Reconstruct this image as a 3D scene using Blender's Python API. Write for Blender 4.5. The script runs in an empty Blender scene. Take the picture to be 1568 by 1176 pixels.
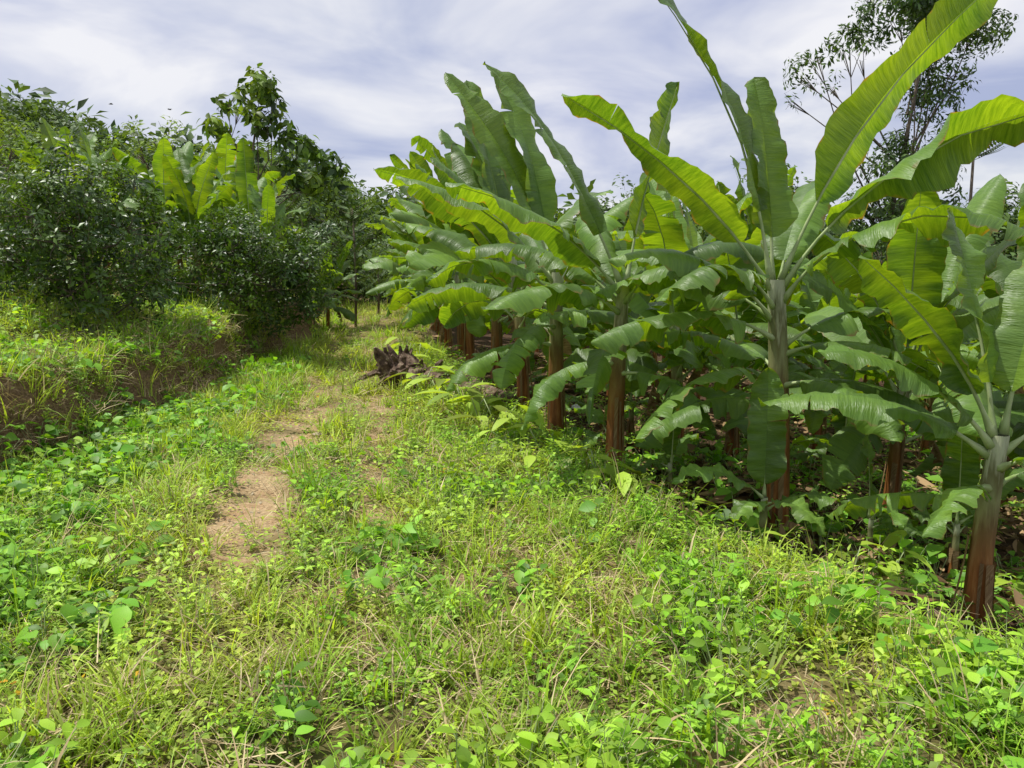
import bpy, math, random
import numpy as np
from mathutils import Vector, Matrix, Euler

scene = bpy.context.scene
R = math.radians
rs = np.random.RandomState(7)

# ------------------------------------------------------------------ helpers
def sstep(a, b, x):
    t = np.clip((x - a) / (b - a), 0, 1)
    return t * t * (3 - 2 * t)

def _h(ix, iy, seed):
    v = np.sin(ix * 127.1 + iy * 311.7 + seed * 74.7) * 43758.5453
    return v - np.floor(v)

def vnoise(x, y, seed=0):
    x = np.asarray(x, float); y = np.asarray(y, float)
    ix = np.floor(x); iy = np.floor(y)
    fx = x - ix; fy = y - iy
    fx = fx * fx * (3 - 2 * fx); fy = fy * fy * (3 - 2 * fy)
    a = _h(ix, iy, seed); b = _h(ix + 1, iy, seed)
    c = _h(ix, iy + 1, seed); d = _h(ix + 1, iy + 1, seed)
    return (a * (1 - fx) + b * fx) * (1 - fy) + (c * (1 - fx) + d * fx) * fy

def fbm(x, y, seed=0, o=4):
    t = 0; a = 0.5
    for i in range(o):
        t = t + a * vnoise(x * 2 ** i, y * 2 ** i, seed + i * 13)
        a *= 0.5
    return t / (1 - 0.5 ** o)

def pathx(y): return -0.5 - 0.165 * np.asarray(y, float)
def footS(y):
    y = np.asarray(y, float)
    return np.clip(-2.3 + 0.1 * (y - 7), -2.5, -1.45) + 0.5 * (vnoise(y * 0.9, y * 0 + 3.1, 5) - 0.5) + 0.22 * (vnoise(y * 3.3, y * 0 + 1.1, 6) - 0.5)
def edgeS(y):
    y = np.asarray(y, float)
    return np.interp(y, [-5, 2.8, 4.9, 7.2, 13.8, 30], [6.2, 3.1, 2.3, 2.1, 1.25, 1.2]) + 0.35 * (vnoise(y * 1.1, y * 0 + 7.7, 9) - 0.5)

def H(x, y):
    x = np.asarray(x, float); y = np.asarray(y, float)
    s = x - pathx(y)
    z = 0.028 * np.clip(y - 8, 0, 20)
    z = z - 0.04 * np.exp(-((np.abs(s) - 0.45) / 0.2) ** 2) * sstep(2.0, 5.0, y)
    tL = footS(y) - s
    hb = 0.72 + 0.35 * (vnoise(x * 0.8, y * 0.8, 21) - 0.5)
    z = z + hb * sstep(0, 0.40, tL) + 0.19 * np.clip(tL - 0.3, 0, 26)
    tR = s - edgeS(y)
    z = z - 0.3 * sstep(-0.15, 0.7, tR) - 0.09 * np.clip(tR - 0.5, 0, 25)
    z = z + 0.10 * (fbm(x * 0.9, y * 0.9, 2) - 0.5) + 0.05 * (fbm(x * 5, y * 5, 4, 3) - 0.5)
    z = z + 0.28 * sstep(0, 0.3, tL) * (fbm(x * 3, y * 3, 31, 3) - 0.5)
    return z

def Hs(x, y): return float(H(np.array([x]), np.array([y]))[0])

class MB:
    def __init__(self):
        self.v = []; self.f = []; self.m = []; self.uv = []
    def add(self, V, F, mat=0, UV=None):
        o = len(self.v)
        self.v.extend([tuple(p) for p in V])
        if UV is None: UV = [(0, 0)] * len(V)
        self.uv.extend(UV)
        for f in F:
            self.f.append(tuple(i + o for i in f)); self.m.append(mat)
    def mesh(self, name, mats, smooth=True):
        me = bpy.data.meshes.new(name)
        me.from_pydata(self.v, [], self.f)
        for m in mats: me.materials.append(m)
        me.polygons.foreach_set('material_index', self.m)
        me.polygons.foreach_set('use_smooth', [smooth] * len(self.f))
        uvl = me.uv_layers.new(name='UVMap')
        li = np.zeros(len(me.loops), int); me.loops.foreach_get('vertex_index', li)
        uv = np.array(self.uv, float)[li]
        uvl.data.foreach_set('uv', uv.ravel())
        me.update()
        return me

def obj(name, me, loc=(0, 0, 0), rot=(0, 0, 0), scale=1.0, parent=None, coll=None):
    o = bpy.data.objects.new(name, me)
    (coll or scene.collection).objects.link(o)
    o.location = loc; o.rotation_euler = rot
    o.scale = (scale,) * 3 if isinstance(scale, (int, float)) else scale
    if parent: o.parent = parent
    return o

def tube(mb, pts, radii, sides=7, mat=0, wob=0.0, rng=None, cap=True):
    pts = [np.array(p, float) for p in pts]
    n = len(pts); V = []; F = []; UV = []
    ref = np.array([0.31, 0.22, 0.93])
    for i in range(n):
        T = pts[min(i + 1, n - 1)] - pts[max(i - 1, 0)]
        T = T / (np.linalg.norm(T) + 1e-9)
        rf = np.array([1, 0.1, 0.0]) if abs(T @ ref) > 0.95 else ref
        A = np.cross(T, rf); A /= np.linalg.norm(A)
        if i > 0 and A @ pA < 0: A = -A
        pA = A
        B = np.cross(T, A)
        for k in range(sides):
            a = 2 * math.pi * k / sides
            r = radii[i] * (1 + (wob * (rng.rand() - 0.5) * 2 if rng is not None else 0))
            V.append(pts[i] + (A * math.cos(a) + B * math.sin(a)) * r)
            UV.append((k / sides, i / (n - 1)))
    for i in range(n - 1):
        for k in range(sides):
            k2 = (k + 1) % sides
            F.append((i * sides + k, i * sides + k2, (i + 1) * sides + k2, (i + 1) * sides + k))
    if cap:
        F.append(tuple(range(sides - 1, -1, -1)))
        F.append(tuple((n - 1) * sides + k for k in range(sides)))
    mb.add(V, F, mat, UV)

def leaf(mb, o, d, nrm, L, W, bend=0.25, fold=0.25, mat=0, seg=3):
    o = np.array(o, float); d = np.array(d, float); d /= np.linalg.norm(d)
    nrm = np.array(nrm, float); nrm = nrm - d * (nrm @ d)
    ln = np.linalg.norm(nrm)
    if ln < 1e-3: nrm = np.cross(d, [1, 0.3, 0.2]); ln = np.linalg.norm(nrm)
    nrm /= ln
    S = np.cross(d, nrm)
    prof = {2: [0, 1.0, 0], 3: [0, 1, 0.72, 0], 4: [0, 0.8, 1, 0.65, 0]}[seg]
    V = []; F = []; UV = []
    for i, p in enumerate(prof):
        t = i / seg
        c = o + d * L * t - nrm * bend * L * t * t
        w = W * 0.5 * p
        if p == 0:
            V.append(c); UV.append((t, 0))
        else:
            V.append(c - S * w + nrm * w * fold); V.append(c); V.append(c + S * w + nrm * w * fold)
            UV += [(t, -1), (t, 0), (t, 1)]
    F.append((0, 1, 2)); F.append((0, 2, 3))
    for i in range(1, seg - 1):
        a = 1 + (i - 1) * 3; b = a + 3
        F += [(a, b, b + 1, a + 1), (a + 1, b + 1, b + 2, a + 2)]
    a = 1 + (seg - 2) * 3; t = a + 3
    F += [(a, t, a + 1), (a + 1, t, a + 2)]
    mb.add(V, F, mat, UV)

# ------------------------------------------------------------------ materials
def newmat(name):
    m = bpy.data.materials.new(name); m.use_nodes = True
    nt = m.node_tree; nt.nodes.clear()
    return m, nt, nt.nodes, nt.links

def N(nt, t, **kw):
    n = nt.nodes.new(t)
    for k, v in kw.items():
        if k.startswith('i_'):
            key = k[2:]
            n.inputs[int(key) if key.isdigit() else key].default_value = v
        else: setattr(n, k, v)
    return n

def mixc(nt, fac, a, b, blend='MIX'):
    n = nt.nodes.new('ShaderNodeMix'); n.data_type = 'RGBA'; n.blend_type = blend
    for s, v in ((0, fac), (6, a), (7, b)):
        if isinstance(v, bpy.types.NodeSocket): nt.links.new(v, n.inputs[s])
        elif isinstance(v, (int, float)): n.inputs[s].default_value = v
        else: n.inputs[s].default_value = (*v, 1)
    return n.outputs[2]

def ramp(nt, src, stops):
    n = nt.nodes.new('ShaderNodeValToRGB'); nt.links.new(src, n.inputs[0])
    el = n.color_ramp.elements
    while len(el) < len(stops): el.new(0.5)
    for e, (p, c) in zip(el, stops):
        e.position = p; e.color = (*c, 1) if not isinstance(c, (int, float)) else (c, c, c, 1)
    return n.outputs[0]

def noise_n(nt, scale, detail=4, vec=None, rough=0.55):
    n = N(nt, 'ShaderNodeTexNoise', i_Scale=scale, i_Detail=detail, i_Roughness=rough)
    if vec is None:
        g = nt.nodes.new('ShaderNodeNewGeometry'); vec = g.outputs['Position']
    nt.links.new(vec, n.inputs['Vector'])
    return n.outputs[0]

def leafmat(name, c1, c2, c3=None, rough=0.55, trans=0.35, tcol=None, spec=0.3, patch=0.8):
    m, nt, nd, lk = newmat(name)
    isl = N(nt, 'ShaderNodeNewGeometry')
    ri = isl.outputs['Random Per Island']
    col = mixc(nt, ri, c1, c2)
    if c3 is not None:
        ns = noise_n(nt, patch, 1)
        col = mixc(nt, ramp(nt, ns, [(0.38, 0.0), (0.62, 1.0)]), col, c3)
    fr = N(nt, 'ShaderNodeMath', operation='MULTIPLY', i_1=7.31); lk.new(ri, fr.inputs[0])
    fr2 = N(nt, 'ShaderNodeMath', operation='FRACT'); lk.new(fr.outputs[0], fr2.inputs[0])
    mul = N(nt, 'ShaderNodeMapRange', i_3=0.5, i_4=1.5); lk.new(fr2.outputs[0], mul.inputs[0])
    hs = N(nt, 'ShaderNodeHueSaturation')
    lk.new(mul.outputs[0], hs.inputs['Value']); lk.new(col, hs.inputs['Color'])
    col = hs.outputs[0]
    tc = mixc(nt, 1.0, col, tcol or (2.0, 1.85, 0.6), 'MULTIPLY')
    p = N(nt, 'ShaderNodeBsdfPrincipled', i_Roughness=rough)
    p.inputs['Specular IOR Level'].default_value = spec
    lk.new(col, p.inputs['Base Color'])
    t = N(nt, 'ShaderNodeBsdfTranslucent'); lk.new(tc, t.inputs[0])
    mx = N(nt, 'ShaderNodeMixShader', i_0=trans)
    lk.new(p.outputs[0], mx.inputs[1]); lk.new(t.outputs[0], mx.inputs[2])
    out = N(nt, 'ShaderNodeOutputMaterial'); lk.new(mx.outputs[0], out.inputs[0])
    return m

def banana_leaf_mat(name, dry=False):
    m, nt, nd, lk = newmat(name)
    uv = N(nt, 'ShaderNodeUVMap'); geo = N(nt, 'ShaderNodeNewGeometry')
    sep = N(nt, 'ShaderNodeSeparateXYZ'); lk.new(uv.outputs[0], sep.inputs[0])
    ab = N(nt, 'ShaderNodeMath', operation='ABSOLUTE'); lk.new(sep.outputs[1], ab.inputs[0])
    cmb = N(nt, 'ShaderNodeCombineXYZ')
    vv = N(nt, 'ShaderNodeMath', operation='MULTIPLY', i_1=0.02); lk.new(sep.outputs[1], vv.inputs[0])
    lk.new(sep.outputs[0], cmb.inputs[0]); lk.new(vv.outputs[0], cmb.inputs[1])
    st = noise_n(nt, 45, 3, cmb.outputs[0], 0.75)
    sr = ramp(nt, st, [(0.33, 0.0), (0.67, 1.0)])
    big = noise_n(nt, 1.7, 2)
    if dry:
        top = mixc(nt, sr, (0.13, 0.075, 0.03), (0.36, 0.25, 0.13)); bot = top; tcol = (0.35, 0.2, 0.07)
    else:
        a = mixc(nt, sr, (0.040, 0.105, 0.010), (0.105, 0.205, 0.026))
        b = mixc(nt, sr, (0.10, 0.19, 0.014), (0.19, 0.31, 0.028))
        top = mixc(nt, ramp(nt, big, [(0.42, 0.0), (0.68, 0.8)]), a, b)
        bot = mixc(nt, 0.4, top, (0.14, 0.23, 0.06))
        tcol = None
    col = mixc(nt, geo.outputs['Backfacing'], top, bot)
    vr = N(nt, 'ShaderNodeMapRange', i_3=0.72, i_4=1.4); lk.new(geo.outputs['Random Per Island'], vr.inputs[0])
    hs = N(nt, 'ShaderNodeHueSaturation'); lk.new(vr.outputs[0], hs.inputs['Value']); lk.new(col, hs.inputs['Color'])
    col = hs.outputs[0]
    if not dry:
        edge = noise_n(nt, 9, 2)
        ad = N(nt, 'ShaderNodeMath', operation='MULTIPLY_ADD', i_1=0.55); lk.new(edge, ad.inputs[0]); lk.new(ab.outputs[0], ad.inputs[2])
        mr = N(nt, 'ShaderNodeMapRange', i_1=1.24, i_2=1.36); lk.new(ad.outputs[0], mr.inputs[0])
        col = mixc(nt, mr.outputs[0], col, (0.2, 0.14, 0.045))
    p = N(nt, 'ShaderNodeBsdfPrincipled', i_Roughness=0.8 if dry else 0.40)
    p.inputs['Specular IOR Level'].default_value = 0.2 if dry else 0.42
    lk.new(col, p.inputs['Base Color'])
    bmp = N(nt, 'ShaderNodeBump', i_Strength=0.6, i_Distance=0.018); lk.new(st, bmp.inputs['Height'])
    lk.new(bmp.outputs[0], p.inputs['Normal'])
    t = N(nt, 'ShaderNodeBsdfTranslucent')
    if dry: t.inputs[0].default_value = (*tcol, 1)
    else: lk.new(mixc(nt, 1.0, col, (3.4, 2.7, 0.5), 'MULTIPLY'), t.inputs[0])
    mx = N(nt, 'ShaderNodeMixShader', i_0=0.2 if dry else 0.33)
    lk.new(p.outputs[0], mx.inputs[1]); lk.new(t.outputs[0], mx.inputs[2])
    out = N(nt, 'ShaderNodeOutputMaterial'); lk.new(mx.outputs[0], out.inputs[0])
    return m

def simple_mat(name, stops, scale=6, rough=0.8, bump=0.4, stretch=(1, 1, 1), detail=6, usegrad=None, bdist=0.02):
    m, nt, nd, lk = newmat(name)
    tc = N(nt, 'ShaderNodeTexCoord'); mp = N(nt, 'ShaderNodeMapping'); mp.inputs['Scale'].default_value = stretch
    lk.new(tc.outputs['Object'], mp.inputs[0])
    ns = noise_n(nt, scale, detail, mp.outputs[0], 0.65)
    col = ramp(nt, ns, stops)
    if usegrad:
        uv = N(nt, 'ShaderNodeUVMap'); sep = N(nt, 'ShaderNodeSeparateXYZ'); lk.new(uv.outputs[0], sep.inputs[0])
        ad = N(nt, 'ShaderNodeMath', operation='MULTIPLY_ADD', i_1=0.4); lk.new(ns, ad.inputs[0]); lk.new(sep.outputs[1], ad.inputs[2])
        g = ramp(nt, ad.outputs[0], usegrad[0])
        up = N(nt, 'ShaderNodeMapRange', i_1=0.3, i_2=0.6, i_3=0.45, i_4=0.92); lk.new(sep.outputs[1], up.inputs[0])
        col = mixc(nt, up.outputs[0], col, g)
    p = N(nt, 'ShaderNodeBsdfPrincipled', i_Roughness=rough); lk.new(col, p.inputs['Base Color'])
    p.inputs['Specular IOR Level'].default_value = 0.3
    bmp = N(nt, 'ShaderNodeBump', i_Strength=bump, i_Distance=bdist); lk.new(ns, bmp.inputs['Height']); lk.new(bmp.outputs[0], p.inputs['Normal'])
    out = N(nt, 'ShaderNodeOutputMaterial'); lk.new(p.outputs[0], out.inputs[0])
    return m

M_bleaf = banana_leaf_mat('banana_leaf')
M_bdry = banana_leaf_mat('banana_leaf_dry', True)
M_pet = simple_mat('banana_petiole', [(0.3, (0.2, 0.29, 0.08)), (0.7, (0.46, 0.52, 0.28))], 5, 0.45, 0.15, detail=2)
M_stem = simple_mat('banana_pseudostem', [(0.35, (0.03, 0.016, 0.009)), (0.5, (0.26, 0.09, 0.022)), (0.66, (0.46, 0.22, 0.08))], 5, 0.6, 0.6, (4, 4, 0.5), 4,
                    ([(0.2, (0.18, 0.055, 0.016)), (0.5, (0.30, 0.12, 0.03)), (0.66, (0.16, 0.12, 0.045)), (0.76, (0.26, 0.29, 0.13)), (0.86, (0.13, 0.14, 0.055)), (0.94, (0.42, 0.46, 0.3))],))
M_grass = leafmat('grass_blades', (0.19, 0.36, 0.03), (0.31, 0.48, 0.045), (0.38, 0.48, 0.07), 0.55, 0.33)
M_straw = leafmat('dry_grass', (0.60, 0.50, 0.30), (0.36, 0.26, 0.14), None, 0.8, 0.2, (1.2, 1.1, 0.8), 0.2)
M_weed = leafmat('weed_leaves', (0.13, 0.31, 0.022), (0.26, 0.47, 0.036), (0.34, 0.49, 0.05), 0.5, 0.33)
M_cover = leafmat('creeper_leaves', (0.18, 0.32, 0.03), (0.31, 0.44, 0.045), (0.35, 0.40, 0.065), 0.55, 0.3)
M_vine = leafmat('vine_leaves', (0.10, 0.26, 0.022), (0.22, 0.43, 0.036), None, 0.5, 0.33, None, 0.35)
M_taro = leafmat('taro_leaves', (0.28, 0.44, 0.045), (0.38, 0.50, 0.06), None, 0.5, 0.35, (1.7, 1.5, 0.5), 0.4)
M_bush = leafmat('fruit_tree_leaves', (0.026, 0.06, 0.012), (0.05, 0.10, 0.018), (0.09, 0.155, 0.024), 0.42, 0.22, (2.2, 2.2, 0.6), 0.4, 1.6)
M_light = leafmat('broadleaf_tree_leaves', (0.07, 0.145, 0.02), (0.14, 0.235, 0.03), (0.19, 0.28, 0.036), 0.5, 0.3, None, 0.3, 0.7)
M_far = leafmat('distant_tree_leaves', (0.035, 0.075, 0.02), (0.07, 0.125, 0.03), (0.10, 0.165, 0.04), 0.6, 0.25, None, 0.3, 0.5)
M_litter = leafmat('leaf_litter', (0.14, 0.08, 0.04), (0.34, 0.23, 0.12), None, 0.85, 0.1, (1, 0.9, 0.6), 0.2)
M_flower = leafmat('yellow_leaves', (0.6, 0.42, 0.02), (0.5, 0.2, 0.02), None, 0.6, 0.3, (1, 1, 1), 0.2)
M_bark = simple_mat('tree_bark', [(0.3, (0.07, 0.05, 0.035)), (0.7, (0.22, 0.18, 0.13))], 14, 0.9, 0.7, (1, 1, 0.3), 3)
M_rot = simple_mat('rotten_wood', [(0.3, (0.025, 0.017, 0.012)), (0.5, (0.12, 0.075, 0.05)), (0.7, (0.36, 0.28, 0.2))], 9, 0.9, 1.0, (1, 1, 1), 6, bdist=0.05)
M_stone = simple_mat('stone', [(0.3, (0.26, 0.2, 0.12)), (0.7, (0.5, 0.42, 0.3))], 12, 0.9, 0.4, detail=2)
M_sack = simple_mat('white_plastic', [(0.3, (0.6, 0.6, 0.6)), (0.7, (0.8, 0.8, 0.8))], 5, 0.4, 0.3)
M_bird = simple_mat('bird_feathers', [(0.3, (0.02, 0.02, 0.02)), (0.7, (0.05, 0.05, 0.05))], 5, 0.8, 0.1)

# ------------------------------------------------------------------ terrain
def axis(lo, hi, f0, f1, fine, grow=1.22):
    a = list(np.arange(f0, f1, fine)); st = fine
    x = a[-1]
    while x < hi: st = min(st * grow, 25); x += st; a.append(x)
    st = fine; x = f0; b = []
    while x > lo: st = min(st * grow, 25); x -= st; b.append(x)
    return np.array(b[::-1] + a)
xs = axis(-320, 320, -8, 6.5, 0.06, 1.12); ys = axis(-60, 420, 1.0, 15, 0.07, 1.1)
X, Y = np.meshgrid(xs, ys)
Z = H(X, Y)
nx, ny = len(xs), len(ys)
V = np.stack([X.ravel(), Y.ravel(), Z.ravel()], 1)
ii = np.arange((ny - 1) * (nx - 1)); r_, c_ = ii // (nx - 1), ii % (nx - 1)
a_ = r_ * nx + c_
F = np.stack([a_, a_ + 1, a_ + nx + 1, a_ + nx], 1)
me = bpy.data.meshes.new('ground')
me.vertices.add(len(V)); me.vertices.foreach_set('co', V.ravel())
me.loops.add(F.size); me.loops.foreach_set('vertex_index', F.ravel())
me.polygons.add(len(F)); me.polygons.foreach_set('loop_start', np.arange(len(F)) * 4)
me.polygons.foreach_set('use_smooth', np.ones(len(F), bool))
me.update(calc_edges=True)

def masks(x, y):
    s = x - pathx(y)
    tL = footS(y) - s; tR = s - edgeS(y)
    n1 = fbm(x * 1.7, y * 1.7, 50); n2 = fbm(x * 4, y * 4, 60)
    wob = 0.4 * (n1 - 0.5) + 0.25 * (n2 - 0.5)
    rl = np.exp(-((s + 0.46 + wob) / 0.32) ** 2) * 1.25
    rr = np.exp(-((s - 0.36 + wob) / 0.22) ** 2) * 1.0
    patchy = sstep(0.36, 0.56, fbm(x * 2.6, y * 2.6, 66) + 0.05)
    rut = np.maximum(rl, rr) * (0.3 + 0.7 * patchy) * (0.5 + n2) * sstep(3.0, 4.9, y + 2 * (n1 - 0.5))
    rut = np.clip(rut, 0, 1) * (1 - 0.45 * sstep(8, 12, y))
    bare = sstep(0.60, 0.70, n1) * 0.6 * sstep(-1.5, 0, tR + 0.4)
    bare2 = sstep(0.60, 0.70, fbm(x * 1.1, y * 1.1, 71)) * 0.65
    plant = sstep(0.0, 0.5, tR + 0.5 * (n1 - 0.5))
    bank = sstep(-0.1, 0.05, tL) * (1 - sstep(0.4, 0.75, tL))
    hill = sstep(0.3, 0.6, tL)
    return s, tL, tR, n1, n2, rut, np.maximum(bare, bare2), plant, bank, hill
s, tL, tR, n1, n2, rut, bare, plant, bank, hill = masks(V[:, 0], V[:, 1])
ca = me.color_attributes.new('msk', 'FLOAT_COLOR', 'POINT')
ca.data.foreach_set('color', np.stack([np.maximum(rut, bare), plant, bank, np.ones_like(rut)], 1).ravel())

m, nt, nd, lk = newmat('ground_soil')
at = N(nt, 'ShaderNodeAttribute', attribute_name='msk')
sp = N(nt, 'ShaderNodeSeparateColor'); lk.new(at.outputs['Color'], sp.inputs[0])
nf = noise_n(nt, 30, 6, None, 0.7); nm = noise_n(nt, 3.5, 3, None, 0.65)
vor = N(nt, 'ShaderNodeTexVoronoi', i_Scale=38.0); g = N(nt, 'ShaderNodeNewGeometry'); lk.new(g.outputs['Position'], vor.inputs['Vector'])
gr = mixc(nt, nm, (0.06, 0.065, 0.02), (0.2, 0.16, 0.06))  # ground under the grass; colour darkened to paint deep shade between blades
nfr = ramp(nt, nf, [(0.3, 0.0), (0.7, 1.0)])
sand = mixc(nt, nfr, (0.24, 0.15, 0.075), (0.60, 0.45, 0.26))
sand = mixc(nt, ramp(nt, nm, [(0.48, 0.0), (0.66, 0.6)]), sand, (0.42, 0.24, 0.13))
soil = mixc(nt, nfr, (0.03, 0.017, 0.01), (0.12, 0.07, 0.04))  # red-brown plantation soil, darkened further to paint in the canopy's shade
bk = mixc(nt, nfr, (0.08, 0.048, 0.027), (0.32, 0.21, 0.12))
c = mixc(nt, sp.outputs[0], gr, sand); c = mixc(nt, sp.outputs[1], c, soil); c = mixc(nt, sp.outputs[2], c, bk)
p = N(nt, 'ShaderNodeBsdfPrincipled', i_Roughness=0.95); lk.new(c, p.inputs['Base Color']); p.inputs['Specular IOR Level'].default_value = 0.15
hh = N(nt, 'ShaderNodeMath', operation='MULTIPLY_ADD', i_1=0.5); lk.new(vor.outputs[0], hh.inputs[0]); lk.new(nf, hh.inputs[2])
b = N(nt, 'ShaderNodeBump', i_Strength=0.8, i_Distance=0.03); lk.new(hh.outputs[0], b.inputs['Height']); lk.new(b.outputs[0], p.inputs['Normal'])
o = N(nt, 'ShaderNodeOutputMaterial'); lk.new(p.outputs[0], o.inputs[0])
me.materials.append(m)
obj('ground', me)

# ------------------------------------------------------------------ scatter
def make_group(c, cname):
    ng = bpy.data.node_groups.new(cname + '_scatter', 'GeometryNodeTree')
    ng.interface.new_socket('Geometry', in_out='INPUT', socket_type='NodeSocketGeometry')
    ng.interface.new_socket('Geometry', in_out='OUTPUT', socket_type='NodeSocketGeometry')
    gi = ng.nodes.new('NodeGroupInput'); go = ng.nodes.new('NodeGroupOutput')
    ip = ng.nodes.new('GeometryNodeInstanceOnPoints'); ci = ng.nodes.new('GeometryNodeCollectionInfo')
    ci.inputs['Collection'].default_value = c
    ci.inputs['Separate Children'].default_value = True; ci.inputs['Reset Children'].default_value = True
    ip.inputs['Pick Instance'].default_value = True
    def na(nm, t):
        q = ng.nodes.new('GeometryNodeInputNamedAttribute'); q.data_type = t; q.inputs['Name'].default_value = nm
        return [o_ for o_ in q.outputs if o_.enabled and o_.name == 'Attribute'][0]
    L = ng.links
    L.new(gi.outputs[0], ip.inputs['Points']); L.new(ci.outputs[0], ip.inputs['Instance'])
    L.new(na('idx', 'INT'), ip.inputs['Instance Index'])
    L.new(na('rot', 'FLOAT_VECTOR'), ip.inputs['Rotation'])
    L.new(na('scl', 'FLOAT'), ip.inputs['Scale'])
    rz = ng.nodes.new('GeometryNodeRealizeInstances')
    L.new(ip.outputs[0], rz.inputs[0]); L.new(rz.outputs[0], go.inputs[0])
    return ng
def src(cname, meshes):
    c = bpy.data.collections.new(cname)
    for i, mm in enumerate(meshes):
        obj(f'{cname}_variant_{i:02d}', mm, coll=c)
    return make_group(c, cname), len(meshes)

def scatter(name, P, Rt, S, S_src, parent=None):
    ng, nv = S_src
    P = np.asarray(P, float); n = len(P)
    if n == 0: return None
    mm = bpy.data.meshes.new(name); mm.vertices.add(n); mm.vertices.foreach_set('co', P.ravel())
    a = mm.attributes.new('rot', 'FLOAT_VECTOR', 'POINT'); a.data.foreach_set('vector', np.asarray(Rt, float).ravel())
    a = mm.attributes.new('scl', 'FLOAT', 'POINT'); a.data.foreach_set('value', np.asarray(S, float))
    a = mm.attributes.new('idx', 'INT', 'POINT'); a.data.foreach_set('value', rs.randint(0, nv, n).astype(np.int32))
    o = obj(name, mm, parent=parent)
    md = o.modifiers.new('scatter', 'NODES'); md.node_group = ng
    return o

def rot_yaw(n, tilt=0.15):
    return np.stack([rs.normal(0, tilt, n), rs.normal(0, tilt, n), rs.uniform(0, 6.283, n)], 1)

def field(dens, y0, y1, densfn, xl=None, xr=None, lift=0.0, marg=0.9):
    A = (y1 - y0) * 2 * (0.74 * y1 + marg)
    n = int(A * dens)
    y = rs.uniform(y0, y1, n); x = rs.uniform(-1, 1, n) * (0.74 * y1 + marg)
    k = np.abs(x) < 0.74 * y + marg
    if xl is not None: k &= (x - pathx(y) > xl)
    if xr is not None: k &= (x - pathx(y) < xr)
    x = x[k]; y = y[k]
    d = densfn(*masks(x, y), x, y)
    k = rs.rand(len(x)) < d
    x = x[k]; y = y[k]
    return np.stack([x, y, H(x, y) + lift], 1)

def rdir(rng, az=None, el=None):
    az = rng.uniform(0, 6.283) if az is None else az
    el = rng.uniform(0, 1.2) if el is None else el
    return np.array([math.cos(el) * math.cos(az), math.cos(el) * math.sin(az), math.sin(el)])

def blade(mb, rng, o, az, el, L, W, droop, mat=0, n=3):
    V = []; F = []; p = np.array(o, float); e = el
    S = np.array([-math.sin(az), math.cos(az), 0])
    for i in range(n + 1):
        t = i / n; w = W * (1 - t ** 1.8) * 0.5 + 0.0004
        V += [p - S * w, p + S * w]
        p = p + np.array([math.cos(e) * math.cos(az), math.cos(e) * math.sin(az), math.sin(e)]) * L / n
        e -= droop / n
    for i in range(n): F.append((2 * i, 2 * i + 1, 2 * i + 3, 2 * i + 2))
    mb.add(V, F, mat)

def grass_tuft(seed, nb=24, h=0.2, w=0.006, spread=0.07, dry=0.12):
    rng = np.random.RandomState(seed); mb = MB()
    for i in range(nb):
        a = rng.uniform(0, 6.283); r = spread * math.sqrt(rng.rand())
        blade(mb, rng, (r * math.cos(a), r * math.sin(a), -0.01), a + rng.normal(0, 0.7), rng.uniform(0.75, 1.5), h * rng.uniform(0.5, 1.25), w * rng.uniform(0.6, 1.3), rng.uniform(0.4, 1.8), 1 if rng.rand() < dry else 0)
    return mb.mesh('grass_tuft', [M_grass, M_straw])
S_grass = src('grass_tufts', [grass_tuft(i) for i in range(5)] + [grass_tuft(20, 14, 0.3, 0.005, 0.05, 0.4)])
S_wide = src('wide_grass', [grass_tuft(40 + i, 16, 0.2, 0.012, 0.06, 0.05) for i in range(4)])

def straw(seed):
    rng = np.random.RandomState(seed); mb = MB()
    for i in range(20):
        a = rng.uniform(0, 6.283)
        blade(mb, rng, (rng.normal(0, 0.08), rng.normal(0, 0.08), rng.uniform(0.0, 0.03)), a, rng.uniform(-0.1, 0.45), rng.uniform(0.06, 0.2), rng.uniform(0.002, 0.005), rng.uniform(-0.1, 0.8), 0, 2)
    return mb.mesh('straw', [M_straw])
S_straw = src('straw_litter', [straw(i) for i in range(4)])

def cover(seed, n=40, r=0.13, l=0.026, mt=None):
    rng = np.random.RandomState(seed); mb = MB()
    for i in range(n):
        a = rng.uniform(0, 6.283); q = r * math.sqrt(rng.rand())
        z = rng.uniform(0.005, 0.055)
        d = rdir(rng, None, rng.uniform(-0.2, 0.6)); L = l * rng.uniform(0.6, 1.5)
        leaf(mb, (q * math.cos(a), q * math.sin(a), z), d, (rng.normal(0, .3), rng.normal(0, .3), 1), L, L * 0.62, 0.15, 0.2, 0, 2)
    return mb.mesh('cover', [mt or M_cover])
S_cover = src('creeping_cover', [cover(i) for i in range(5)])

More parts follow.
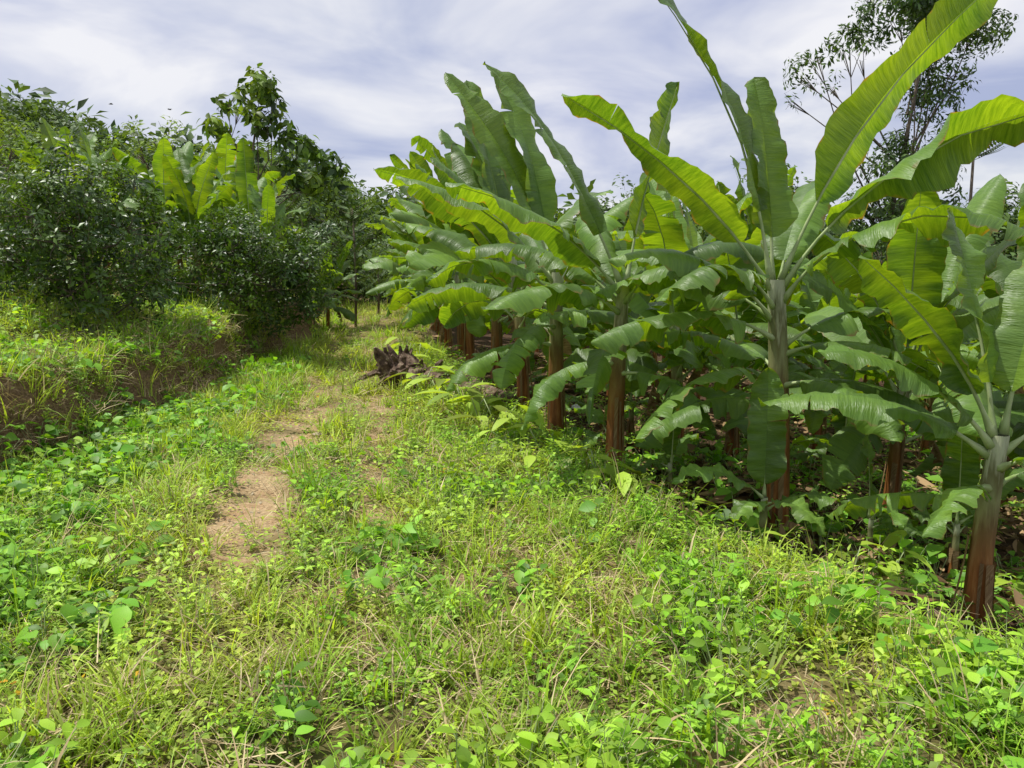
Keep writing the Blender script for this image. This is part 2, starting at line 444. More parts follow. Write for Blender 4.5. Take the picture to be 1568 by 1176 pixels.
def weed(seed, h=0.18, nst=4, nl=7, l=0.05, wr=0.45, mt=None):
    rng = np.random.RandomState(seed); mb = MB()
    for k in range(nst):
        a = rng.uniform(0, 6.283); e = rng.uniform(0.7, 1.45); hh = h * rng.uniform(0.6, 1.2)
        d = rdir(rng, a, e); o = np.array([rng.normal(0, 0.03), rng.normal(0, 0.03), -0.01])
        tube(mb, [o, o + d * hh], [0.0018, 0.001], 3, 1, cap=False)
        for j in range(nl):
            t = 0.2 + 0.8 * j / (nl - 1)
            p = o + d * hh * t; az = j * 2.4 + a
            L = l * rng.uniform(0.7, 1.25) * (1.1 - 0.45 * t)
            leaf(mb, p, rdir(rng, az, rng.uniform(0.0, 0.7)), (0, 0, 1), L, L * wr, 0.35, 0.25, 0, 3)
    return mb.mesh('weed', [mt or M_weed, M_pet])
S_weed = src('broadleaf_weeds', [weed(i) for i in range(4)] + [weed(9, 0.26, 3, 9, 0.06, 0.3), weed(10, 0.12, 6, 5, 0.045, 0.6)])
S_tall = src('tall_weeds', [weed(30 + i, 0.36, 4, 11, 0.085, 0.3) for i in range(4)])

def vine(seed, n=14, l=0.085, r=0.18, hz=0.16, mt=None, wr=0.8):
    rng = np.random.RandomState(seed); mb = MB()
    for i in range(n):
        a = rng.uniform(0, 6.283); q = r * math.sqrt(rng.rand()); z = rng.uniform(0.03, hz)
        o = np.array([q * math.cos(a), q * math.sin(a), z]); L = l * rng.uniform(0.6, 1.3)
        tube(mb, [(o[0] * .4, o[1] * .4, 0), o], [0.002] * 2, 3, 1, cap=False)
        d = rdir(rng, None, rng.uniform(-0.5, 0.25))
        leaf(mb, o, d, (rng.normal(0, .35), rng.normal(0, .35), 1), L, L * wr, 0.25, 0.2, 0, 4)
    return mb.mesh('vine', [mt or M_vine, M_pet])
S_vine = src('vine_clumps', [vine(i, wr=0.6 + 0.05 * i) for i in range(5)])
S_clover = src('clover_clumps', [vine(50 + i, 22, 0.048, 0.14, 0.14, M_weed, 0.65) for i in range(4)])

def litter(seed):
    rng = np.random.RandomState(seed); mb = MB()
    for i in range(7):
        L = rng.uniform(0.05, 0.16)
        leaf(mb, (rng.normal(0, .12), rng.normal(0, .12), rng.uniform(0.005, 0.03)), rdir(rng, None, rng.uniform(-0.1, 0.2)), (rng.normal(0, .5), rng.normal(0, .5), 1), L, L * rng.uniform(0.15, 0.5), rng.uniform(-0.3, 0.3), rng.uniform(-0.5, 0.6), 0, 4)
    return mb.mesh('litter', [M_litter])
S_litter = src('leaf_litter', [litter(i) for i in range(5)])
def bigfrag(seed):
    rng = np.random.RandomState(seed); mb = MB()
    L = rng.uniform(0.3, 0.6)
    for k in range(3):
        leaf(mb, (rng.normal(0, .1), rng.normal(0, .1), 0.03 + .01 * k), rdir(rng, rng.uniform(-.5, .5), rng.uniform(0, 0.1)), (rng.normal(0, .3), rng.normal(0, .3), 1), L * rng.uniform(.5, 1), rng.uniform(.04, .11), rng.uniform(-0.1, 0.1), rng.uniform(-0.5, 0.8), 0, 4)
    return mb.mesh('frag', [M_litter])
S_frag = src('fallen_banana_leaves', [bigfrag(i) for i in range(5)])

def stone(seed):
    rng = np.random.RandomState(seed)
    import bmesh
    bm = bmesh.new(); bmesh.ops.create_icosphere(bm, subdivisions=1, radius=0.02)
    k = rng.uniform(0.6, 1.3, 3)
    for v in bm.verts:
        v.co.x *= k[0]; v.co.y *= k[1]; v.co.z *= k[2] * 0.7
        v.co *= 1 + rng.uniform(-0.16, 0.16)
    mm = bpy.data.meshes.new('stone'); bm.to_mesh(mm); bm.free(); mm.materials.append(M_stone)
    return mm
S_stone = src('pebbles', [stone(i) for i in range(4)])

def put(name, P, srcc, smin, smax, tilt=0.15, dist=0.03):
    if isinstance(P, list): P = np.concatenate(P)
    n = len(P)
    if n == 0: return
    sc = rs.uniform(smin, smax, n) * (1 + dist * np.clip(P[:, 1] - 5, 0, 30))
    scatter(name, P, rot_yaw(n, tilt), sc, srcc)

pg = lambda rut: np.clip(1 - 1.2 * rut, 0.0, 1)
f = lambda s, tL, tR, n1, n2, rut, bare, plant, bank, hill, x, y: (0.3 + 0.7 * sstep(0.42, 0.6, n1)) * pg(rut) * (1 - 0.75 * bare) * (1 - plant) * (1 - 0.4 * bank) * (1 - 0.4 * np.exp(-(s / 0.5) ** 2) * sstep(5, 7, y))
put('grass', [field(66, 1.1, 5, f), field(40, 5, 9, f, -4.2, 3.2), field(24, 9, 16, f, -4.5, 2.5), field(9, 16, 30, f, -5, 3)], S_grass, 0.6, 1.35)
fv = lambda s, tL, tR, n1, n2, rut, bare, plant, bank, hill, x, y: (np.exp(-((s + 1.35) / 0.45) ** 2) * (1 - bank) * sstep(4, 6, y) + 0.45 * (1 - plant) * sstep(0.5, 0.6, fbm(x * 1.3, y * 1.3, 91))) * pg(rut)
put('lush_grass', [field(56, 1.1, 5, fv, -3, 3), field(50, 5, 14, fv, -3, 3), field(12, 14, 28, fv, -3, 3)], S_wide, 0.7, 1.3)
fc = lambda s, tL, tR, n1, n2, rut, bare, plant, bank, hill, x, y: (0.4 + 0.6 * n2) * pg(rut) * (1 - 0.85 * plant) * (1 - 0.65 * bare) * (1 - 0.5 * bank)
put('creeping_weeds', [field(76, 1.1, 5, fc), field(66, 5, 9, fc, -4, 3), field(36, 9, 16, fc, -4, 2.4), field(9, 16, 28, fc, -3, 2.2)], S_cover, 0.7, 1.35)
fw = lambda s, tL, tR, n1, n2, rut, bare, plant, bank, hill, x, y: (0.25 + 0.75 * sstep(0.43, 0.56, fbm(x * 1.2, y * 1.2, 80))) * pg(rut) * (1 - 0.9 * plant) * (1 - 0.7 * np.exp(-(s / 0.9) ** 2) * sstep(4, 6, y))
put('broadleaf_weeds', [field(54, 1.1, 5, fw), field(36, 5, 9, fw, -4, 3), field(15, 9, 16, fw, -4, 2.4)], S_weed, 0.6, 1.45, 0.2)
fk = lambda s, tL, tR, n1, n2, rut, bare, plant, bank, hill, x, y: sstep(0.50, 0.57, fbm(x * 1.1, y * 1.1, 120)) * (1 - plant) * pg(rut) * (1 - sstep(4.5, 6, y) * 0.7)
put('clover_weeds', field(50, 1.1, 7, fk), S_clover, 0.7, 1.6, 0.15)
fn = lambda s, tL, tR, n1, n2, rut, bare, plant, bank, hill, x, y: np.clip(sstep(-1.5, -0.6, tL) * (1 - 0.7 * sstep(0.05, 0.4, tL)) * (0.5 + 0.8 * n1) * (1 - 0.75 * sstep(7.5, 10, y)), 0, 1) + 0.32 * sstep(0.57, 0.64, fbm(x * 1.4, y * 1.4, 140)) * (1 - plant) * (1 - sstep(5, 6, y)) * (1 - rut)
put('vine_ground_cover', field(46, 1.2, 13, fn), S_vine, 0.55, 1.25, 0.25)
fe = lambda s, tL, tR, n1, n2, rut, bare, plant, bank, hill, x, y: np.exp(-((tR + 0.1) / 0.4) ** 2) * (0.4 + n1)
put('edge_weeds', field(18, 1.5, 14, fe), S_tall, 0.4, 0.95, 0.2)
fl = lambda s, tL, tR, n1, n2, rut, bare, plant, bank, hill, x, y: plant * (0.5 + 0.8 * n1)
put('leaf_litter', [field(26, 2.0, 9, fl), field(7, 9, 18, fl, None, 10)], S_litter, 0.7, 1.5, 0.2)
put('fallen_banana_leaves', [field(3.5, 2.0, 12, fl), field(.8, 12, 20, fl, None, 12)], S_frag, 0.7, 1.3, 0.1)
put('plantation_undergrowth', [field(9, 2.5, 9, fl), field(2, 9, 18, fl, None, 10)], S_weed, 0.8, 1.6, 0.2)
put('plantation_vines', [field(4, 3, 9, fl), field(1, 9, 16, fl, None, 10)], S_vine, 0.8, 1.6, 0.2)
fs_ = lambda s, tL, tR, n1, n2, rut, bare, plant, bank, hill, x, y: np.clip(0.3 + 0.65 * bare + 0.5 * bank + 0.4 * sstep(.5, .6, n1) + 0.3 * hill, 0, 1) * (1 - 0.6 * rut) * (1 - 0.6 * plant)
put('dry_straw', [field(46, 1.1, 5, fs_), field(36, 5, 11, fs_, -5.5, 3), field(10, 11, 18, fs_, -8, 3)], S_straw, 0.6, 1.5, 0.3)
fb = lambda s, tL, tR, n1, n2, rut, bare, plant, bank, hill, x, y: bank * sstep(0.35, 0.6, n2)
put('bank_thatch', field(50, 5, 16, fb, -5, -1), S_straw, 0.8, 1.8, 0.6)
put('bank_creepers', field(34, 5, 16, fb, -5, -1), S_cover, 0.8, 1.4, 0.5)
fo = lambda s, tL, tR, n1, n2, rut, bare, plant, bank, hill, x, y: np.exp(-((tL - 0.36) / 0.13) ** 2) * (0.35 + n1)
put('bank_edge_grass', field(46, 5, 16, fo, -5, -1), S_grass, 1.0, 1.6, 0.5)
put('bank_edge_weeds', field(16, 5, 16, fo, -5, -1), S_clover, 0.9, 1.6, 0.5)
fh = lambda s, tL, tR, n1, n2, rut, bare, plant, bank, hill, x, y: hill * (0.35 + 0.65 * n1)
put('hillside_grass', [field(28, 5, 13, fh), field(7, 13, 26, fh, -22, 0)], S_grass, 0.8, 1.4, 0.2)
put('hillside_weeds', [field(22, 5, 13, fh), field(5, 13, 24, fh, -22, 0)], S_clover, 0.8, 1.6, 0.2)
fp = lambda s, tL, tR, n1, n2, rut, bare, plant, bank, hill, x, y: np.clip(rut + 0.08, 0, 1)
put('gravel', field(120, 3, 13, fp, -1.3, 1.5), S_stone, 0.2, 0.8, 0.5)
fr_ = lambda s, tL, tR, n1, n2, rut, bare, plant, bank, hill, x, y: sstep(0.2, 0.6, rut) * sstep(0.4, 0.6, fbm(x * 3, y * 3, 161))
put('track_weeds', field(40, 3, 14, fr_, -1.5, 1.5), S_cover, 0.4, 0.9)
ff = lambda s, tL, tR, n1, n2, rut, bare, plant, bank, hill, x, y: (1 - rut) * 0.5 + 0 * x
S_yel = src('yellowed_leaves', [cover(70 + i, 3, 0.08, 0.03, M_flower) for i in range(3)])
put('yellowed_leaves', field(1.6, 1.4, 12, ff, -4, 4.5, 0.05), S_yel, 0.6, 1.2, 0.3)

# ------------------------------------------------------------------ banana plants
def banana_leaf(mb, rng, base, az, e0, e1, L, W, pet=0.16, fold=0.35, curl=0.5, roll=0.0, tear=0.3, curve=1.2, azd=0.0, ripple=0.012, dry=False, pr=0.02, twist=None):
    az, e0, e1, azd, roll = map(R, (az, e0, e1, azd, roll))
    tw = R(rng.uniform(-28, 28)) if twist is None else R(twist)
    n = 48; p = np.array(base, float); Ps = []; Ts = []; Ns = []; Ss = []
    wv = rng.uniform(0, 6.28, 2)
    for i in range(n + 1):
        t = i / n; e = e0 + (e1 - e0) * t ** curve + 0.07 * math.sin(t * 7 + wv[0]) * t; a = az + azd * t + 0.07 * math.sin(t * 6 + wv[1]) * t
        T = np.array([math.cos(e) * math.cos(a), math.cos(e) * math.sin(a), math.sin(e)])
        Nn = np.array([-math.sin(e) * math.cos(a), -math.sin(e) * math.sin(a), math.cos(e)])
        S = np.cross(T, Nn)
        rr = roll * min(1, t / max(pet, 0.01)) + tw * t
        N2 = Nn * math.cos(rr) + S * math.sin(rr); S2 = np.cross(T, N2)
        Ps.append(p.copy()); Ts.append(T); Ns.append(N2); Ss.append(S2)
        p = p + T * L / n
    Ps, Ts, Ns, Ss = map(np.array, (Ps, Ts, Ns, Ss))
    def at(A, s):
        s = min(max(s, 0), 1) * n; i = min(int(s), n - 1); fr = s - i
        return A[i] * (1 - fr) + A[i + 1] * fr
    k = [0, .04, .1, .16, .25, .4, .6, .8, .97]
    tube(mb, [at(Ps, q) - at(Ns, q) * pr * 0.5 for q in k], [pr * (1.5 - 1.0 * min(1, q / .12)) if q < .12 else pr * (0.62 * (1 - q) + 0.06) for q in k], 6, 1 if not dry else 2)
    ph = rng.uniform(0, 6.28, 6); ph2 = rng.uniform(0, 6.28, 2)
    cols = 5
    for sgn in (-1, 1):
        cuts = [0.0]; t = 0.0
        while True:
            t += rng.exponential(0.28 / (tear + 0.05)) * 0.35 + 0.05
            if t > 0.95: break
            cuts.append(t)
        cuts.append(1.0)
        for ci in range(len(cuts) - 1):
            t0, t1 = cuts[ci], cuts[ci + 1]
            ns = max(3, int((t1 - t0) * 34) + 1)
            dphi = rng.normal(0, 0.08 + 0.25 * tear); gap = 0.018 * rng.uniform(0.2, 2.2) * (1 if tear > 0.1 else 0.3)
            V = []; F = []; UV = []
            for a in range(ns + 1):
                u = a / ns; tt = t0 + (t1 - t0) * u
                w = W * 0.5 * math.sqrt(max(0, 1 - (1 - min(1, (tt + 0.004) / 0.16)) ** 2)) * max(0.0, 1 - (max(0, tt - 0.5) / 0.5) ** 2.4) ** 0.62
                s = pet + (1 - pet) * tt
                P0, T0, N0, S0 = at(Ps, s), at(Ts, s), at(Ns, s), at(Ss, s)
                edge = (1 - 2 * u)
                env = max(0.0, abs(edge) - 0.5) * 2
                first = (ci == 0 and edge > 0) or (ci == len(cuts) - 2 and edge < 0)
                we = 1 + 0.03 * math.sin(tt * 53 + ph[4]) + 0.03 * math.sin(tt * 29 + ph[5])
                for j in range(cols + 1):
                    r = j / cols
                    phi = fold - curl * r + dphi * min(1, r * 2.0) + 0.2 * math.sin(tt * 8 + ph2[0] + sgn)
                    rip = ripple * r * (math.sin(tt * 44 + ph[0] + sgn) + 0.7 * math.sin(tt * 79 + ph[1] * sgn)) + ripple * 2.6 * r * r * math.sin(tt * 15 + ph[2] + sgn * ph[3])
                    sh = 0.09 * w * r
                    if not first: sh += np.sign(edge) * env * gap * r ** 1.5
                    q = P0 + S0 * sgn * w * we * r * math.cos(phi) + N0 * (w * r * math.sin(phi) + rip) + T0 * sh
                    V.append(q); UV.append((tt * (1 - pet) * L + r * 0.02, sgn * r))
            for a in range(ns):
                for j in range(cols):
                    i0 = a * (cols + 1) + j; i1 = i0 + cols + 1
                    F.append((i0, i0 + 1, i1 + 1, i1) if sgn < 0 else (i0, i1, i1 + 1, i0 + 1))
            mb.add(V, F, 3 if dry else 0, UV)

BM = [M_bleaf, M_pet, M_stem, M_bdry]
def banana_stem(mb, rng, h, r0=0.085, r1=0.042, lean=(0, 0)):
    n = 12; sides = 12; V = []; F = []; UV = []
    for i in range(n + 1):
        t = i / n; z = -0.15 + (h + 0.15) * t
        rr = (r0 + (r1 - r0) * t ** 0.8) * (1.18 if i == 0 else 1)
        for k in range(sides):
            a = 6.283 * k / sides
            q = rr * (1 + 0.07 * math.sin(2 * a + t * 3) + 0.05 * math.sin(5 * a + t * 2 + 1))
            V.append((lean[0] * t * t + q * math.cos(a), lean[1] * t * t + q * math.sin(a), z)); UV.append((k / sides, t * 0.8))
    for i in range(n):
        for k in range(sides):
            k2 = (k + 1) % sides; F.append((i * sides + k, i * sides + k2, (i + 1) * sides + k2, (i + 1) * sides + k))
    mb.add(V, F, 2, UV)
    for i in range(8):
        a = rng.uniform(0, 6.283); z1 = h * rng.uniform(0.3, 0.62); l = h * rng.uniform(0.2, 0.5); w = rng.uniform(0.02, 0.05)
        V = []; fl_ = rng.uniform(0, 1)
        for q in range(6):
            t = q / 5; z = z1 - l * t
            ro = r0 * 1.02 * (1 - 0.4 * z / h) + 0.012 + 0.06 * t * t * fl_
            lx = lean[0] * (z / h) ** 2 if z > 0 else 0; ly = lean[1] * (z / h) ** 2 if z > 0 else 0
            for sg in (-1, 1):
                aa = a + sg * w / r0 * 0.5 * (1 - 0.6 * t)
                V.append((lx + ro * math.cos(aa), ly + ro * math.sin(aa), max(z, 0.02)))
        mb.add(V, [(2 * q, 2 * q + 1, 2 * q + 3, 2 * q + 2) for q in range(5)], 3, [(q * 0.1, 0.2) for q in range(12)])

def banana_mesh(seed, h, leaves, r0=0.085, r1=0.042, lean=(0, 0), hang=2):
    rng = np.random.RandomState(seed); mb = MB()
    banana_stem(mb, rng, h, r0, r1, lean)
    for lf in leaves:
        d = dict(lf); zf = d.pop('z', 1.0); az = d['az']
        t = zf; b = np.array([lean[0] * t * t, lean[1] * t * t, h * zf])
        b = b + np.array([math.cos(R(az)), math.sin(R(az)), 0]) * r1 * 0.55
        banana_leaf(mb, rng, b, **d)
    for i in range(hang):
        az = rng.uniform(0, 360); z = h * rng.uniform(0.6, 0.85)
        banana_leaf(mb, rng, (0.04 * math.cos(R(az)), 0.04 * math.sin(R(az)), z), az, rng.uniform(-10, 30), -88, rng.uniform(0.8, 1.2) * min(1, z), 0.2, 0.2, -0.8, 0.6, rng.uniform(-30, 30), 1.0, 0.45, 0, 0.02, True, 0.012)
    return mb.mesh('banana_plant', BM)

def auto_leaves(rng, n, L, W, bias=None):
    out = []; a0 = rng.uniform(0, 360)
    for i in range(n):
        k = i / (n - 1)
        az = a0 + i * 137 + rng.uniform(-20, 20)
        if bias is not None and k < 0.35:
            az = bias + rng.uniform(-60, 60)
        e0 = 84 - 56 * k ** 0.9 + rng.uniform(-7, 7); e1 = 66 - 130 * k ** 0.75 + rng.uniform(-14, 14)
        out.append(dict(az=az, e0=e0, e1=e1, L=L * rng.uniform(0.82, 1.1) * (1 - 0.2 * k), W=W * rng.uniform(0.85, 1.15), z=1.0 - 0.48 * k ** 1.2,
                        fold=rng.uniform(0.15, 0.55) - 0.35 * k, curl=rng.uniform(0.2, 0.7), roll=rng.uniform(-30, 30), tear=rng.choice([0.02, 0.2, 0.5, 1.0]) * (0.4 + 0.8 * k), azd=rng.uniform(-25, 25), ripple=rng.uniform(0.007, 0.016), pet=0.17))
    return out

def hero(x, y, h, leaves, seed, **kw):
    obj('banana_plant', banana_mesh(seed, h, leaves, **kw), (x, y, Hs(x, y) - 0.02))

D = dict
hero(2.1, 5.7, 2.0, [
    D(az=178, e0=80, e1=46, L=2.6, W=0.38, z=1.0, fold=0.5, curl=0.3, roll=-28, tear=0.02, pet=0.2, twist=10),
    D(az=4, e0=70, e1=40, L=2.9, W=0.46, z=1.0, fold=0.3, curl=0.3, roll=-66, tear=0.02, pet=0.22, twist=10, curve=0.9),
    D(az=-10, e0=60, e1=-12, L=2.75, W=0.56, z=0.97, fold=0.15, curl=0.5, roll=-22, tear=0.12, pet=0.2, azd=8, ripple=0.028, twist=0),
    D(az=-36, e0=58, e1=-45, L=1.9, W=0.44, z=0.92, fold=0.1, curl=0.6, roll=-5, tear=0.3, pet=0.15, ripple=0.022),
    D(az=186, e0=54, e1=22, L=2.15, W=0.40, z=0.97, fold=0.3, curl=0.3, roll=20, tear=0.05, pet=0.2, twist=-10),
    D(az=212, e0=45, e1=-50, L=1.35, W=0.46, z=0.9, fold=0.1, curl=0.7, roll=8, tear=0.4, pet=0.2, ripple=0.02),
    D(az=110, e0=86, e1=66, L=1.6, W=0.36, z=1.0, fold=0.4, curl=0.2, roll=-10, tear=0.02, pet=0.2),
    D(az=55, e0=66, e1=0, L=1.6, W=0.42, z=0.96, fold=0.2, curl=0.5, roll=0, tear=0.1),
    D(az=205, e0=26, e1=-32, L=1.7, W=0.44, z=0.78, fold=0.0, curl=0.55, roll=14, tear=0.3, pet=0.2, ripple=0.018),
    D(az=214, e0=22, e1=-55, L=1.6, W=0.40, z=0.62, fold=0.0, curl=0.5, roll=16, tear=0.3, pet=0.2),
    D(az=190, e0=50, e1=-20, L=1.5, W=0.42, z=0.85, fold=0.0, curl=0.6, tear=0.35, roll=-10),
    D(az=330, e0=25, e1=-60, L=1.3, W=0.38, z=0.72, fold=0.0, curl=0.6, tear=0.6),
    D(az=10, e0=35, e1=-40, L=1.6, W=0.42, z=0.75, fold=0.0, curl=0.6, tear=0.5),
    D(az=150, e0=40, e1=-35, L=1.6, W=0.45, z=0.85, fold=0.0, curl=0.6, tear=0.4),
    D(az=350, e0=15, e1=-60, L=1.4, W=0.42, z=0.6, fold=0.0, curl=0.6, tear=0.5),
    D(az=100, e0=25, e1=-40, L=1.6, W=0.45, z=0.65, fold=0.0, curl=0.6, tear=0.4),
    D(az=300, e0=20, e1=-60, L=1.1, W=0.36, z=0.6, fold=0.0, curl=0.6, tear=0.5),
    D(az=170, e0=15, e1=-65, L=1.2, W=0.38, z=0.52, fold=0.0, curl=0.6, tear=0.5),
], 11, r0=0.1, r1=0.06, lean=(-0.1, 0), hang=0)
sucker = banana_mesh(12, 0.45, [
    D(az=80, e0=88, e1=80, L=0.9, W=0.26, fold=0.3, curl=0.2, roll=0, tear=0.0, pet=0.1, pr=0.012),
    D(az=190, e0=45, e1=-30, L=0.75, W=0.18, fold=0.2, curl=0.4, tear=0.0, pr=0.01),
    D(az=300, e0=30, e1=-60, L=0.55, W=0.17, z=0.9, fold=0.2, curl=0.4, tear=0.05, pr=0.01),
    D(az=350, e0=40, e1=-40, L=0.6, W=0.17, z=0.8, fold=0.2, curl=0.4, tear=0.05, pr=0.01),
    D(az=230, e0=40, e1=-40, L=0.55, W=0.15, z=0.8, fold=0.2, curl=0.4, tear=0.05, pr=0.01),
], r0=0.045, r1=0.022, hang=0)
for i, (x, y, sc, rz) in enumerate([(1.75, 5.0, 1.0, 0), (2.55, 5.1, 0.75, 1.3), (3.1, 5.0, 0.85, 2.6), (1.35, 6.2, 0.8, 3.9), (0.95, 7.2, 0.9, 5.0), (3.7, 4.6, 0.8, 0.7), (2.4, 6.6, 1.0, 2.0), (3.3, 7.3, 1.1, 4.0), (0.5, 8.6, 0.9, 1.0), (4.4, 6.0, 1.0, 5.5), (0.2, 10.5, 1.0, 3.0), (1.5, 9.2, 1.1, 0.4)]):
    obj('banana_sucker', sucker, (x, y, Hs(x, y) - 0.01), (0, 0, rz), sc)
hero(2.62, 4.0, 1.15, [
    D(az=172, e0=66, e1=34, L=1.25, W=0.34, fold=0.2, curl=0.4, roll=20, tear=0.03, pet=0.2, twist=0),
    D(az=120, e0=82, e1=62, L=1.3, W=0.34, fold=0.3, curl=0.2, tear=0.02, pet=0.22),
    D(az=30, e0=78, e1=40, L=1.5, W=0.36, fold=0.3, curl=0.2, tear=0.02),
    D(az=160, e0=38, e1=-25, L=1.3, W=0.34, z=0.9, fold=0.0, curl=0.5, roll=-12, tear=0.3),
    D(az=350, e0=45, e1=-30, L=1.2, W=0.34, z=0.92, fold=0.0, curl=0.5, tear=0.2),
    D(az=215, e0=15, e1=-45, L=0.75, W=0.2, z=0.75, fold=0.0, curl=0.4, roll=10, tear=0.3),
    D(az=290, e0=35, e1=-55, L=0.7, W=0.26, z=0.85, fold=0.0, curl=0.6, tear=0.4),
    D(az=70, e0=50, e1=-20, L=1.2, W=0.35, z=0.85, fold=0.0, curl=0.5, tear=0.2),
    D(az=140, e0=10, e1=-50, L=0.9, W=0.26, z=0.65, fold=0.0, curl=0.5, tear=0.4),
    D(az=180, e0=52, e1=-5, L=1.2, W=0.3, z=0.95, fold=0.1, curl=0.5, roll=-15, tear=0.2),
    D(az=20, e0=20, e1=-45, L=1.0, W=0.3, z=0.75, fold=0.0, curl=0.5, tear=0.4),
], 13, r0=0.075, r1=0.045, hang=0, lean=(0.05, 0))
hero(0.9, 6.45, 1.75, [
    D(az=172, e0=68, e1=44, L=2.2, W=0.40, fold=0.45, curl=0.3, roll=-20, tear=0.03, pet=0.2),
    D(az=45, e0=76, e1=58, L=1.9, W=0.40, fold=0.25, curl=0.2, roll=-60, tear=0.03, pet=0.2),
    D(az=200, e0=48, e1=5, L=1.8, W=0.44, z=0.95, fold=0.1, curl=0.5, tear=0.1),
    D(az=222, e0=30, e1=-35, L=1.6, W=0.42, z=0.85, fold=0.0, curl=0.6, tear=0.4, roll=15),
    D(az=160, e0=45, e1=-20, L=1.7, W=0.42, z=0.9, fold=0.0, curl=0.6, tear=0.3),
    D(az=300, e0=45, e1=-45, L=1.3, W=0.42, z=0.9, fold=0.0, curl=0.6, tear=0.5),
    D(az=10, e0=50, e1=-25, L=1.6, W=0.42, z=0.9, fold=0.0, curl=0.6, tear=0.5),
    D(az=250, e0=20, e1=-82, L=1.25, W=0.34, z=0.65, fold=-0.3, curl=0.4, tear=0.9),
    D(az=200, e0=10, e1=-85, L=1.15, W=0.3, z=0.6, fold=-0.3, curl=0.4, tear=0.8),
    D(az=100, e0=55, e1=0, L=1.7, W=0.4, z=0.9, fold=0.0, curl=0.6, tear=0.3),
    D(az=340, e0=20, e1=-50, L=1.5, W=0.42, z=0.7, fold=0.0, curl=0.6, tear=0.5),
    D(az=60, e0=25, e1=-50, L=1.5, W=0.4, z=0.65, fold=0.0, curl=0.6, tear=0.3),
    D(az=320, e0=10, e1=-70, L=1.1, W=0.36, z=0.55, fold=0.0, curl=0.6, tear=0.6),
], 14, r0=0.09, r1=0.05, hang=0, lean=(0.06, 0))
hero(0.45, 7.6, 1.8, [
    D(az=176, e0=72, e1=48, L=2.25, W=0.42, fold=0.45, curl=0.3, roll=-25, tear=0.03, pet=0.2),
    D(az=150, e0=80, e1=60, L=2.2, W=0.38, fold=0.4, curl=0.2, roll=-15, tear=0.03, pet=0.2),
    D(az=196, e0=52, e1=8, L=1.9, W=0.44, z=0.95, fold=0.1, curl=0.5, tear=0.1),
    D(az=215, e0=38, e1=-35, L=1.6, W=0.44, z=0.88, fold=0.0, curl=0.6, tear=0.4, roll=12),
    D(az=180, e0=30, e1=-35, L=1.6, W=0.42, z=0.8, fold=0.0, curl=0.6, tear=0.4, roll=12),
    D(az=320, e0=45, e1=-35, L=1.5, W=0.42, z=0.9, fold=0.0, curl=0.6, tear=0.4),
    D(az=40, e0=60, e1=10, L=1.7, W=0.42, z=0.92, fold=0.0, curl=0.6, tear=0.3),
    D(az=240, e0=10, e1=-70, L=1.3, W=0.36, z=0.7, fold=-0.2, curl=0.5, tear=0.8),
    D(az=110, e0=50, e1=-5, L=1.7, W=0.42, z=0.9, fold=0.0, curl=0.6, tear=0.3),
    D(az=0, e0=20, e1=-50, L=1.5, W=0.42, z=0.7, fold=0.0, curl=0.6, tear=0.5),
    D(az=200, e0=10, e1=-60, L=1.3, W=0.38, z=0.6, fold=0.0, curl=0.6, tear=0.5),
], 15, r0=0.095, r1=0.055, hang=1)

VAR = []
for i in range(9):
    rng = np.random.RandomState(100 + i)
    bias = 180 if i < 5 else None
    VAR.append(banana_mesh(200 + i, rng.uniform(1.65, 2.1), auto_leaves(rng, rng.randint(14, 17), 2.05, 0.47, bias), r0=0.085, r1=0.05, lean=(rng.uniform(-.15, .1), rng.uniform(-.1, .1)), hang=rng.randint(1, 3)))
placed = [(2.1, 5.7), (2.62, 4.0), (0.9, 6.45), (0.45, 7.6)]
def place(x, y, vi, sc=1.0, rz=0.0):
    obj('banana_plant', VAR[vi], (x, y, Hs(x, y) - 0.03), (random.uniform(-.04, .04), random.uniform(-.04, .04), rz), sc)
random.seed(3)
for (x, y, vi, sc, rz) in [(0.15, 9.6, 0, 1.1, 0.2), (-0.25, 11.6, 1, 1.15, -0.2), (-0.75, 13.4, 2, 1.12, 0.1), (-1.05, 15.4, 3, 1.1, 0.3), (-1.5, 17.4, 4, 1.1, 0), (-1.9, 19.6, 0, 1.1, -0.3), (-2.3, 21.8, 1, 1.08, 0.3), (-2.7, 24.2, 2, 1.08, 0), (-3.2, 26.8, 3, 1.05, 0),
                           (1.8, 7.9, 6, 0.95, 0.4), (3.25, 6.2, 7, 0.85, 1.0), (4.3, 5.3, 5, 0.72, 2.0), (4.9, 6.6, 8, 0.85, 0.3), (2.6, 8.6, 5, 0.9, 4.0)]:
    place(x, y, vi, sc, rz); placed.append((x, y))
for k in range(1, 19):
    sk = 2.3 + 1.75 * k
    y = 2.9 + random.uniform(0, 1.2)
    while y < 36:
        x = pathx(y) + sk + random.uniform(-.3, .3); yy = y + random.uniform(-.4, .4)
        y += 1.75 if y < 15 else 2.8
        x = float(x)
        if x > 0.76 * yy + 2.0 or yy < 3.4: continue
        if any((x - a) ** 2 + (yy - b) ** 2 < 1.15 ** 2 for a, b in placed): continue
        if yy < 5.4 and x < 3.4: continue
        placed.append((x, yy))
        place(x, yy, random.randrange(9), random.uniform(0.68, 0.98), random.uniform(-1.2, 1.2) if random.random() < .5 else random.uniform(0, 6.28))
